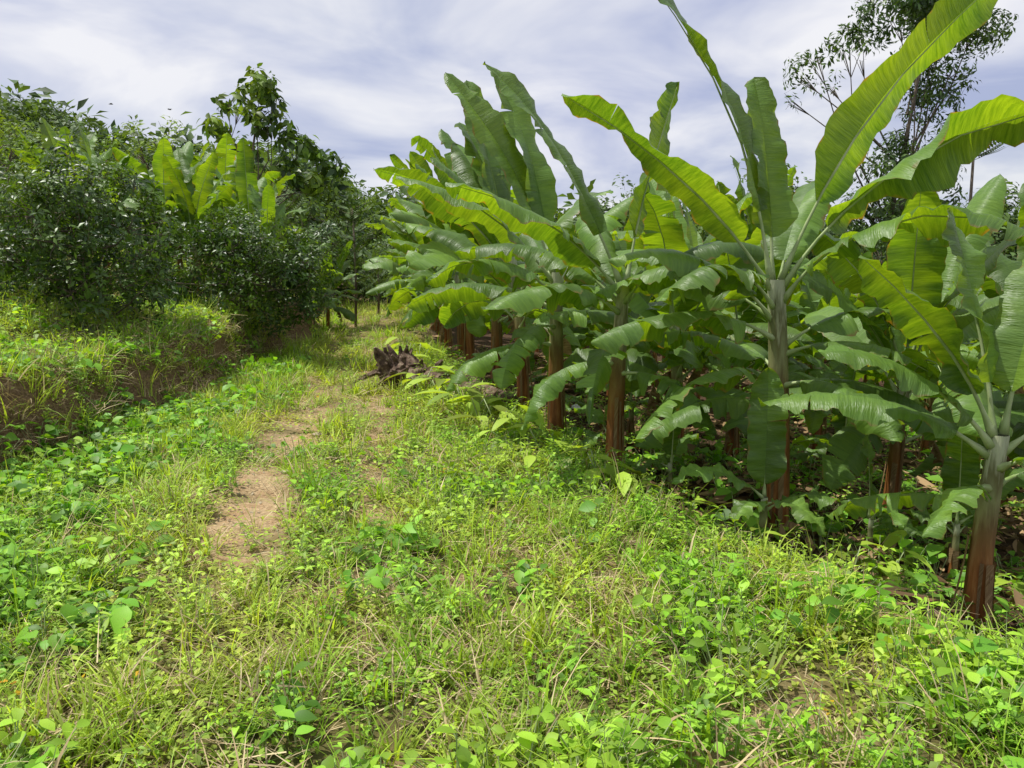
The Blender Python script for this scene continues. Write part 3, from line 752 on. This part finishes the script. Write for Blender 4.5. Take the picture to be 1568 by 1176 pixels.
for (x, y, vi, sc, rz) in [(-8.9, 15.5, 5, 0.82, 0), (-8.0, 14.9, 6, 0.8, 1), (-7.2, 15.6, 7, 0.9, 2), (-6.3, 15.2, 8, 0.9, 3), (-6.6, 17.0, 5, 0.95, 4), (-5.5, 16.2, 6, 0.85, 2.2), (-7.7, 17.5, 8, 0.9, 1.6), (-4.9, 17.6, 7, 0.75, 5), (-5.0, 15.4, 5, 0.72, 1.2), (-9.8, 17.0, 6, 0.85, 0.4), (-4.7, 19.0, 8, 0.62, 0.8)]:
    place(x, y, vi, sc, rz)

def taro(seed):
    rng = np.random.RandomState(seed); mb = MB()
    for i in range(rng.randint(5, 8)):
        az = i * 2.3 + rng.uniform(-.4, .4); e = rng.uniform(0.6, 1.3); l = rng.uniform(0.14, 0.3)
        d = rdir(rng, az, e); tube(mb, [(0, 0, -.02), d * l * .6, d * l + np.array([0, 0, -0.01])], [0.007, 0.005, 0.004], 5, 1)
        L = rng.uniform(0.2, 0.34)
        leaf(mb, d * l, rdir(rng, az + rng.uniform(-.3, .3), rng.uniform(-0.4, 0.35)), (math.cos(az) * .2, math.sin(az) * .2, 1), L, L * 0.42, 0.3, 0.25, 0, 4)
    return mb.mesh('taro_plant', [M_taro, M_pet])
TA = [taro(i) for i in range(5)]
for i, (x, y, sc) in enumerate([(-1.25, 10.2, 1.4), (-0.9, 9.4, 1.3), (-1.75, 11.8, 1.4), (-0.45, 8.6, 1.5), (-0.15, 7.9, 1.4), (-0.6, 9.0, 1.3), (-1.9, 13.2, 1.3), (0.1, 7.3, 1.2), (0.5, 6.0, 0.9), (0.15, 5.9, 0.8), (0.85, 5.5, 0.9), (0.7, 5.75, 1.0), (-1.6, 12.6, 1.4), (-1.0, 10.4, 1.4), (2.2, 4.6, 0.8), (1.25, 5.2, 0.8), (-2.1, 14.5, 1.3), (2.9, 5.1, 1.0), (3.3, 4.6, 0.9), (0.3, 6.6, 1.1), (-0.35, 8.2, 1.2), (1.5, 4.5, 0.6), (2.5, 4.7, 0.8), (-1.9, 12.3, 1.3), (0.0, 7.0, 1.0)]):
    obj('taro_plant', TA[i % 5], (x, y, Hs(x, y)), (0, 0, i * 1.7), sc)

# ------------------------------------------------------------------ trees
def spray(seed, n=14, l=0.08, w=0.4, stem=0.28, mt=None, droop=0.0, spread=1.0, seg=2):
    rng = np.random.RandomState(seed); mb = MB()
    tube(mb, [(0, 0, -.05), (0, 0, stem)], [0.005, 0.002], 3, 1, cap=False)
    for i in range(n):
        t = rng.uniform(0.1, 1); az = i * 2.4; L = l * rng.uniform(0.7, 1.25)
        d = rdir(rng, az, rng.uniform(-0.2, 0.9) - droop)
        o = np.array([rng.normal(0, .02), rng.normal(0, .02), stem * t])
        o += np.array([math.cos(az), math.sin(az), 0]) * 0.05 * spread * rng.uniform(0.3, 1.4)
        leaf(mb, o, d, (rng.normal(0, .3), rng.normal(0, .3), 1), L, L * w, 0.3, 0.25, 0, seg)
    return mb.mesh('spray', [mt, M_bark])
def pinnate(seed, L=0.9, mt=None, pairs=16, ll=0.16):
    rng = np.random.RandomState(seed); mb = MB(); pts = []
    for i in range(8):
        t = i / 7; pts.append((0.0, 0.25 * t * t * L, L * t))
    tube(mb, pts, [0.008 * (1 - .8 * i / 7) for i in range(8)], 3, 1, cap=False)
    for i in range(pairs):
        t = 0.15 + 0.85 * i / (pairs - 1)
        o = np.array((0, 0.25 * t * t * L, L * t)); q = ll * math.sin(min(1, t * 1.1 + .12) * 2.6) + 0.03
        for sg in (-1, 1):
            leaf(mb, o, (sg, 0.12, 0.4), (0, -1, 0.3), q, q * 0.25, 0.25, 0.1, 0, 2)
    return mb.mesh('frond', [mt, M_bark])
S_bush = src('fruit_tree_sprays', [spray(i, 20, 0.095, 0.42, 0.25, M_bush) for i in range(4)])
S_lt = src('broadleaf_sprays', [spray(20 + i, 18, 0.14, 0.45, 0.35, M_light, 0.2, 2) for i in range(4)])
S_big = src('bigleaf_sprays', [spray(30 + i, 9, 0.36, 0.48, 0.3, M_bush if i % 2 else M_light, 0.9, 2, 3) for i in range(4)])
S_farl = src('distant_sprays', [spray(40 + i, 22, 0.2, 0.5, 0.5, M_far, 0.2, 4) for i in range(4)])
S_dark = src('tall_tree_sprays', [spray(50 + i, 16, 0.2, 0.34, 0.4, M_bush, 0.5, 3) for i in range(4)])
S_frond = src('fern_fronds', [pinnate(i, 0.9, M_far) for i in range(3)])

def tree(name, base, clumps, ssrc, dens, trunk_r=0.08, scl=(0.8, 1.2), seed=1, trunk_top=None, hole=0.45):
    rng = np.random.RandomState(seed); mb = MB()
    bx, by = base; bz = Hs(bx, by); B = np.array([bx, by, bz - 0.1])
    top = np.array(trunk_top if trunk_top else (0, 0, max(c[2] for c in clumps) * 0.55), float)
    tp = [B + top * t + np.array([math.sin(t * 5 + seed) * 0.03, math.cos(t * 4) * 0.03, 0]) * np.linalg.norm(top) for t in np.linspace(0, 1, 7)]
    tube(mb, tp, [trunk_r * (1.3 - 0.3 * min(1, t * 6)) * (1 - 0.5 * t) for t in np.linspace(0, 1, 7)], 8, 0, 0.08, rng)
    P = []; Rr = []; Sc = []
    for (dx, dy, dz, rx, rz) in clumps:
        C = B + np.array([dx, dy, dz])
        t0 = rng.uniform(0.35, 1.0); st = B + top * t0
        if C[2] < st[2]: st = B + top * max(0.15, (C[2] - B[2]) / top[2] * 0.7)
        mid = (st + C) / 2 + rng.normal(0, 0.08, 3) * np.linalg.norm(C - st) + np.array([0, 0, -0.05])
        r = trunk_r * 0.45
        tube(mb, [st, mid, C], [r, r * .6, r * .3], 5, 0, cap=False)
        n = max(3, int(dens * rx * rx * rz))
        for s_ in range(5):
            e = C + rng.normal(0, 0.45, 3) * np.array([rx, rx, rz])
            tube(mb, [mid * .3 + C * .7, C * .4 + e * .6 , e], [r * .35, r * .25, r * .1], 4, 0, cap=False)
        for i in range(n):
            d = rng.normal(0, 1, 3); d /= np.linalg.norm(d)
            q = rng.uniform(0.25, 1.0) ** 0.5 * (0.8 + 0.4 * rng.rand())
            p = C + d * q * np.array([rx, rx, rz])
            if vnoise(np.array([p[0] * 2.1 + p[2] * 1.3]), np.array([p[1] * 2.1 - p[2] * 2.2]), seed)[0] < hole * rng.uniform(0.5, 1.1): continue
            v = Vector(d * 0.8 + np.array([0, 0, 0.6]) + rng.normal(0, .35, 3))
            P.append(p); Rr.append(tuple(v.to_track_quat('Z', 'Y').to_euler())); Sc.append(rng.uniform(*scl))
    o = obj(name, mb.mesh(name, [M_bark]))
    if P: scatter('foliage', P, Rr, Sc, ssrc, parent=o)
    return o

def auto_clumps(rng, h, r, n, lo=0.3, cr=0.4, flat=0.8):
    out = []
    for i in range(n):
        a = i * 2.4 + rng.uniform(-.4, .4); t = (i + .5) / n
        z = h * (lo + (1 - lo) * t * 0.92)
        q = r * math.sin(math.pi * (0.18 + 0.75 * t)) * rng.uniform(0.4, 0.95)
        k = cr * r * rng.uniform(0.6, 1.3)
        out.append((q * math.cos(a), q * math.sin(a), z, k, k * flat))
    return out

rng = np.random.RandomState(5)
tree('fruit_tree', (-5.7, 10.0), auto_clumps(rng, 1.95, 1.42, 20, 0.17, 0.37), S_bush, 360, 0.05, (0.65, 1.15), 3, (0.1, 0, 1.4), 0.42)
tree('fruit_tree', (-4.75, 13.2), auto_clumps(rng, 1.6, 1.65, 20, 0.2, 0.34), S_bush, 300, 0.05, (0.75, 1.2), 4, (0, 0, 1.2), 0.44)
tree('fruit_tree', (-6.5, 13.4), auto_clumps(rng, 1.35, 1.0, 12, 0.2, 0.42), S_bush, 280, 0.05, (0.8, 1.2), 6, (0, 0, 1.0), 0.45)
tree('fruit_tree', (-7.9, 11.4), auto_clumps(rng, 1.6, 1.15, 13, 0.2, 0.42), S_bush, 270, 0.05, (0.8, 1.2), 7, (0, 0, 1.1), 0.42)
tree('fruit_tree', (-9.6, 13.6), auto_clumps(rng, 1.8, 1.1, 12, 0.3, 0.4), S_lt, 120, 0.07, (0.6, 0.9), 8, None, 0.5)
tree('broadleaf_tree', (-11.1, 15.5), auto_clumps(rng, 3.2, 1.3, 14, 0.3, 0.36), S_lt, 95, 0.09, (0.65, 0.95), 19, None, 0.5)
tree('broadleaf_tree', (-12.9, 18.5), auto_clumps(rng, 2.9, 1.8, 16, 0.3, 0.34), S_lt, 45, 0.12, (0.9, 1.3), 9, None, 0.5)
tree('broadleaf_tree', (-11.6, 21.0), auto_clumps(rng, 3.0, 1.6, 12, 0.3, 0.38), S_lt, 45, 0.12, (0.9, 1.3), 10, None, 0.5)
tree('distant_tree', (-14.5, 25.0), auto_clumps(rng, 3.6, 2.2, 14, 0.3, 0.38), S_farl, 32, 0.12, (0.8, 1.2), 11, None, 0.5)
tree('broadleaf_tree', (-10.8, 23.5), auto_clumps(rng, 4.0, 1.9, 14, 0.3, 0.36), S_lt, 36, 0.12, (1.1, 1.5), 12, None, 0.5)
tree('broadleaf_tree', (-19, 28.0), auto_clumps(rng, 3.6, 3.0, 14, 0.3, 0.38), S_lt, 20, 0.12, (1.5, 2.0), 13, None, 0.5)
tree('large_leaved_tree', (-6.7, 20.0), [(-.3, 0, 4.7, .5, .35), (.2, 0, 5.2, .4, .42), (-.95, .2, 4.3, .42, .28), (.45, -.2, 4.3, .42, .28), (1.15, 0, 3.7, .52, .32), (1.9, .1, 3.3, .48, .3), (2.4, 0, 2.8, .35, .25), (.6, .3, 3.2, .45, .28), (-.3, .2, 3.5, .35, .25), (1.5, -.3, 2.8, .45, .28), (.5, 0, 4.9, .25, .25), (-.6, 0, 4.9, .3, .2), (.9, .2, 4.1, .3, .2)], S_big, 230, 0.05, (0.6, 0.92), 14, (0.15, 0, 4.6), 0.28)
def fern_tree(x, y, h, n, sc, seed, name='feathery_tree', tr=0.04):
    rng = np.random.RandomState(seed); mb = MB(); z = Hs(x, y)
    tube(mb, [(x, y, z - .1), (x + .05, y, z + h * .5), (x, y, z + h)], [tr, tr * .8, tr * .5], 6, 0)
    o = obj(name, mb.mesh(name, [M_bark])); P = []; Rr = []; S = []
    for i in range(n):
        zz = z + h * (1 - 0.75 * (i / n) ** 1.3 if n > 14 else 1 - 0.05 * i / n)
        d = rdir(rng, i * 2.4, rng.uniform(0.0, 0.55)); P.append((x, y, zz))
        Rr.append(tuple((Vector(d).to_track_quat('Z', 'Y')).to_euler())); S.append(sc * rng.uniform(.8, 1.2))
    scatter('fronds', P, Rr, S, S_frond, parent=o)
fern_tree(-4.3, 20.5, 3.2, 30, 0.95, 1)
fern_tree(-4.3, 24.0, 1.8, 22, 0.9, 2)
fern_tree(-7.5, 24.0, 3.8, 22, 1.3, 3)
fern_tree(12.6, 21.0, 6.4, 14, 1.4, 4, tr=0.07)
tree('tall_forest_tree', (11.4, 22.5), [(-.4, 0, 10.3, 1.1, .7), (.9, 0, 10.8, 1.0, .7), (-1.6, .3, 9.6, .6, .35), (1.9, .2, 9.9, .8, .5), (1.3, 0, 8.9, .8, .6), (-3.1, 0, 8.6, .35, .45), (-2.6, .1, 9.2, .35, .3), (-3.3, .1, 8.0, .28, .3), (-2.2, 0, 8.3, .3, .22), (.2, 0, 9.2, .5, .4), (1.0, .3, 7.9, .7, .6), (.2, .2, 6.9, .7, .7), (-.3, 0, 6.1, .8, .7), (.5, -.2, 5.3, .9, .7), (-.6, .3, 4.6, .9, .7), (-1.4, 0, 9.1, .3, .3), (.4, 0, 4, 1, .8), (.3, .2, 8.3, .5, .5), (.8, .1, 9.8, .7, .5)], S_dark, 190, 0.08, (0.75, 1.1), 21, (0.1, 0, 9.4), 0.5)
rng = np.random.RandomState(77)
far = [(14, 26, 5.6, 2.6), (17.5, 27, 5.8, 3), (21, 30, 6.6, 3.2), (9.5, 28, 6.0, 2.6), (12.3, 31, 5.5, 3), (5.8, 34, 6.6, 2.6), (8, 37, 5, 3), (3, 38, 4.8, 2.6), (25, 32, 6.5, 3.5), (19, 34, 6, 3.5), (0, 40, 4.6, 2.8), (-2.6, 38, 4.2, 2.4), (-4.4, 36, 3.8, 2.2), (-5.0, 40, 4.6, 2.6), (-8, 33, 4.8, 2.6), (-7.4, 27, 3.2, 1.8), (-11, 33, 4.5, 3), (-16, 36, 4.5, 3.5), (-24, 38, 5, 4), (29, 38, 7, 4), (-29, 30, 5, 4)]
for i, (x, y, h, r) in enumerate(far):
    tree('distant_tree', (x, y), auto_clumps(rng, h, r, 13, 0.15, 0.42), S_farl, 18, 0.12, (1.0, 1.6), 100 + i, None, 0.35)
# low shrubs closing the end of the track
for i, (x, y, h, r) in enumerate([(-5.6, 30, 1.9, 1.5), (-4.6, 32, 1.8, 1.5), (-6.6, 29, 2.2, 1.4), (-3.6, 31, 1.5, 1.2), (-5.2, 28.8, 0.9, 0.9)]):
    tree('distant_shrub', (x, y), auto_clumps(rng, h, r, 11, 0.02, 0.42), S_farl, 60, 0.04, (0.5, 0.9), 200 + i, None, 0.2)
P = []; Rr = []; Sc = []
for i in range(4600):
    a = rng.uniform(-1.0, 1.0); d = rng.uniform(46, 68)
    x = d * math.sin(a); y = d * math.cos(a)
    hh = 3.8 + 3.2 * float(vnoise(np.array([a * 22]), np.array([d * 0.15]), 3)[0])
    z = Hs(x, y) + rng.rand() ** 0.6 * hh
    P.append((x, y, z)); Rr.append((rng.normal(0, .6), rng.normal(0, .6), rng.uniform(0, 6))); Sc.append(rng.uniform(2.2, 4.2))
scatter('forest_belt', P, Rr, Sc, S_farl)

# ------------------------------------------------------------------ stump, logs, litter
rng = np.random.RandomState(9); mb = MB()
sx, sy = -1.5, 11.0
for i in range(20):
    a = rng.uniform(0, 6.28); r = rng.uniform(0.02, 0.32); e = rng.uniform(0.1, 1.35); l = rng.uniform(0.2, 0.5)
    if math.cos(a) < -0.2: e += 0.3; l += 0.15
    o = np.array([r * math.cos(a) * 1.3, r * math.sin(a) * .7, 0.05]); d = rdir(rng, a + rng.normal(0, .6), e)
    k = rng.normal(0, 0.05, 3)
    tube(mb, [o - d * 0.1, o + d * l * .2, o + d * l * .4 + k, o + d * l * .75 - k * .5, o + d * l], [0.16, 0.13, 0.11, 0.055, 0.02], 8, 0, 0.35, rng)
for i in range(9):
    a = i * 0.7; d = rdir(rng, a, 0.05); tube(mb, [d * .1 + np.array([0, 0, .16]), d * .4 + np.array([0, 0, .09]), d * .6 + rng.normal(0, .04, 3) + np.array([0, 0, .05]), d * .9 + np.array([0, 0, -.03])], [.1, .06, .04, .015], 6, 0, .3, rng)
obj('rotten_stump', mb.mesh('rotten_stump', [M_rot], False), (sx, sy, Hs(sx, sy) + 0.02), (0, 0, 0), 0.95)
def log(name, p0, p1, r, seed):
    rng = np.random.RandomState(seed); mb = MB(); p0 = np.array(p0); p1 = np.array(p1); n = 12; pts = []
    for i in range(n + 1):
        q = p0 + (p1 - p0) * i / n; pts.append((q[0] + rng.normal(0, .01), q[1], Hs(q[0], q[1]) + r * .7))
    tube(mb, pts, [r * rng.uniform(.85, 1.1) for _ in pts], 9, 0, 0.12, rng)
    obj(name, mb.mesh(name, [M_rot]))
log('fallen_log', (-1.2, 10.7), (0.0, 9.0), 0.13, 1)
log('fallen_log', (-0.9, 11.4), (0.2, 10.6), 0.09, 2)
log('fallen_log', (2.05, 4.35), (2.5, 3.9), 0.05, 3)
log('fallen_log', (1.2, 7.5), (2.6, 6.9), 0.06, 4)
def crumple(name, x, y, r, mt, seed):
    import bmesh
    rng = np.random.RandomState(seed); bm = bmesh.new(); bmesh.ops.create_icosphere(bm, subdivisions=3, radius=r)
    for v in bm.verts:
        v.co.x *= 1.5; v.co.z *= .55; v.co *= 1 + rng.uniform(-.16, .16)
    mm = bpy.data.meshes.new(name); bm.to_mesh(mm); bm.free(); mm.materials.append(mt)
    obj(name, mm, (x, y, Hs(x, y) + r * .35))
crumple('plastic_sack', -1.1, 12.0, 0.09, M_sack, 1)
crumple('plastic_sack', 1.0, 11.0, 0.08, M_sack, 2)
for (x, y, r) in [(-1.3, 5.5, .04), (-1.05, 5.7, .03), (-0.85, 6.6, .035), (-1.9, 6.1, .03), (0.2, 4.2, .03), (-2.0, 7.5, .035)]:
    crumple('rock', x, y, r, M_stone, int(r * 1000))
def bird(x, y, z, yaw):
    mb = MB()
    tube(mb, [(-.28, 0, 0), (-.12, 0, .02), (.05, 0, .03), (.2, 0, .03), (.27, 0, .02)], [.02, .06, .07, .045, .01], 8, 0)
    for sg in (-1, 1):
        mb.add([(.1, sg * .04, .04), (-.1, sg * .04, .03), (.13, sg * .3, .16), (-.06, sg * .3, .14), (.0, sg * .62, .1), (-.08, sg * .58, .09)], [(0, 1, 3, 2), (2, 3, 5, 4)], 0)
    mb.add([(-.25, .03, .01), (-.25, -.03, .01), (-.42, -.08, 0), (-.42, .08, 0)], [(0, 1, 2, 3)], 0)
    obj('bird', mb.mesh('bird', [M_bird]), (x, y, z), (0.2, 0, yaw), 0.6)
bird(-31, 60, 15.0, 0.3); bird(-26.5, 60, 14.6, 1.0)

# ------------------------------------------------------------------ light, sky, camera
sd = Vector((-0.36, 0.12, 0.9)).normalized()
sun = bpy.data.lights.new('sun', 'SUN'); sun.energy = 5.0; sun.angle = R(0.5); sun.color = (1.0, 0.97, 0.90)
so = bpy.data.objects.new('sun', sun); scene.collection.objects.link(so)
so.rotation_euler = sd.to_track_quat('Z', 'Y').to_euler(); so.location = (0, 0, 30)

w = bpy.data.worlds.new('World'); scene.world = w; w.use_nodes = True
nt = w.node_tree; nt.nodes.clear(); lk = nt.links
sky = N(nt, 'ShaderNodeTexSky'); sky.sky_type = 'NISHITA'; sky.sun_disc = False
sky.sun_elevation = math.asin(sd.z); sky.sun_rotation = math.atan2(sd.x, sd.y)
tc = N(nt, 'ShaderNodeTexCoord'); sp = N(nt, 'ShaderNodeSeparateXYZ'); lk.new(tc.outputs['Generated'], sp.inputs[0])
mxz = N(nt, 'ShaderNodeMath', operation='MAXIMUM', i_1=0.0); lk.new(sp.outputs[2], mxz.inputs[0])
adz = N(nt, 'ShaderNodeMath', operation='ADD', i_1=0.2); lk.new(mxz.outputs[0], adz.inputs[0])
dx = N(nt, 'ShaderNodeMath', operation='DIVIDE'); lk.new(sp.outputs[0], dx.inputs[0]); lk.new(adz.outputs[0], dx.inputs[1])
dy = N(nt, 'ShaderNodeMath', operation='DIVIDE'); lk.new(sp.outputs[1], dy.inputs[0]); lk.new(adz.outputs[0], dy.inputs[1])
cb = N(nt, 'ShaderNodeCombineXYZ'); lk.new(dx.outputs[0], cb.inputs[0]); lk.new(dy.outputs[0], cb.inputs[1])
n1_ = N(nt, 'ShaderNodeTexNoise', i_Scale=1.7, i_Detail=5.0, i_Roughness=0.52, i_Distortion=0.4); lk.new(cb.outputs[0], n1_.inputs['Vector'])
n2_ = N(nt, 'ShaderNodeTexNoise', i_Scale=0.6, i_Detail=1.0); lk.new(cb.outputs[0], n2_.inputs['Vector'])
cl = ramp(nt, n1_.outputs[0], [(0.34, (4.5, 5.0, 7.2)), (0.48, (6.6, 6.9, 8.3)), (0.63, (9.2, 9.2, 9.6))])
cov = ramp(nt, n2_.outputs[0], [(0.3, 0.75), (0.6, 0.97)])
fin = mixc(nt, cov, sky.outputs[0], cl)
bg = N(nt, 'ShaderNodeBackground', i_Strength=0.1); lk.new(fin, bg.inputs[0])
ow = N(nt, 'ShaderNodeOutputWorld'); lk.new(bg.outputs[0], ow.inputs[0])

cam = bpy.data.cameras.new('camera'); co = bpy.data.objects.new('camera', cam); scene.collection.objects.link(co)
cam.sensor_width = 36; cam.lens = 36 * 1140 / 1568; cam.clip_end = 2000; cam.clip_start = 0.05
co.location = (0, 0, 1.6); co.rotation_euler = (R(90 - 8), 0, 0)
scene.camera = co
scene.view_settings.view_transform = 'Standard'
scene.view_settings.look = 'None'; scene.view_settings.exposure = 0
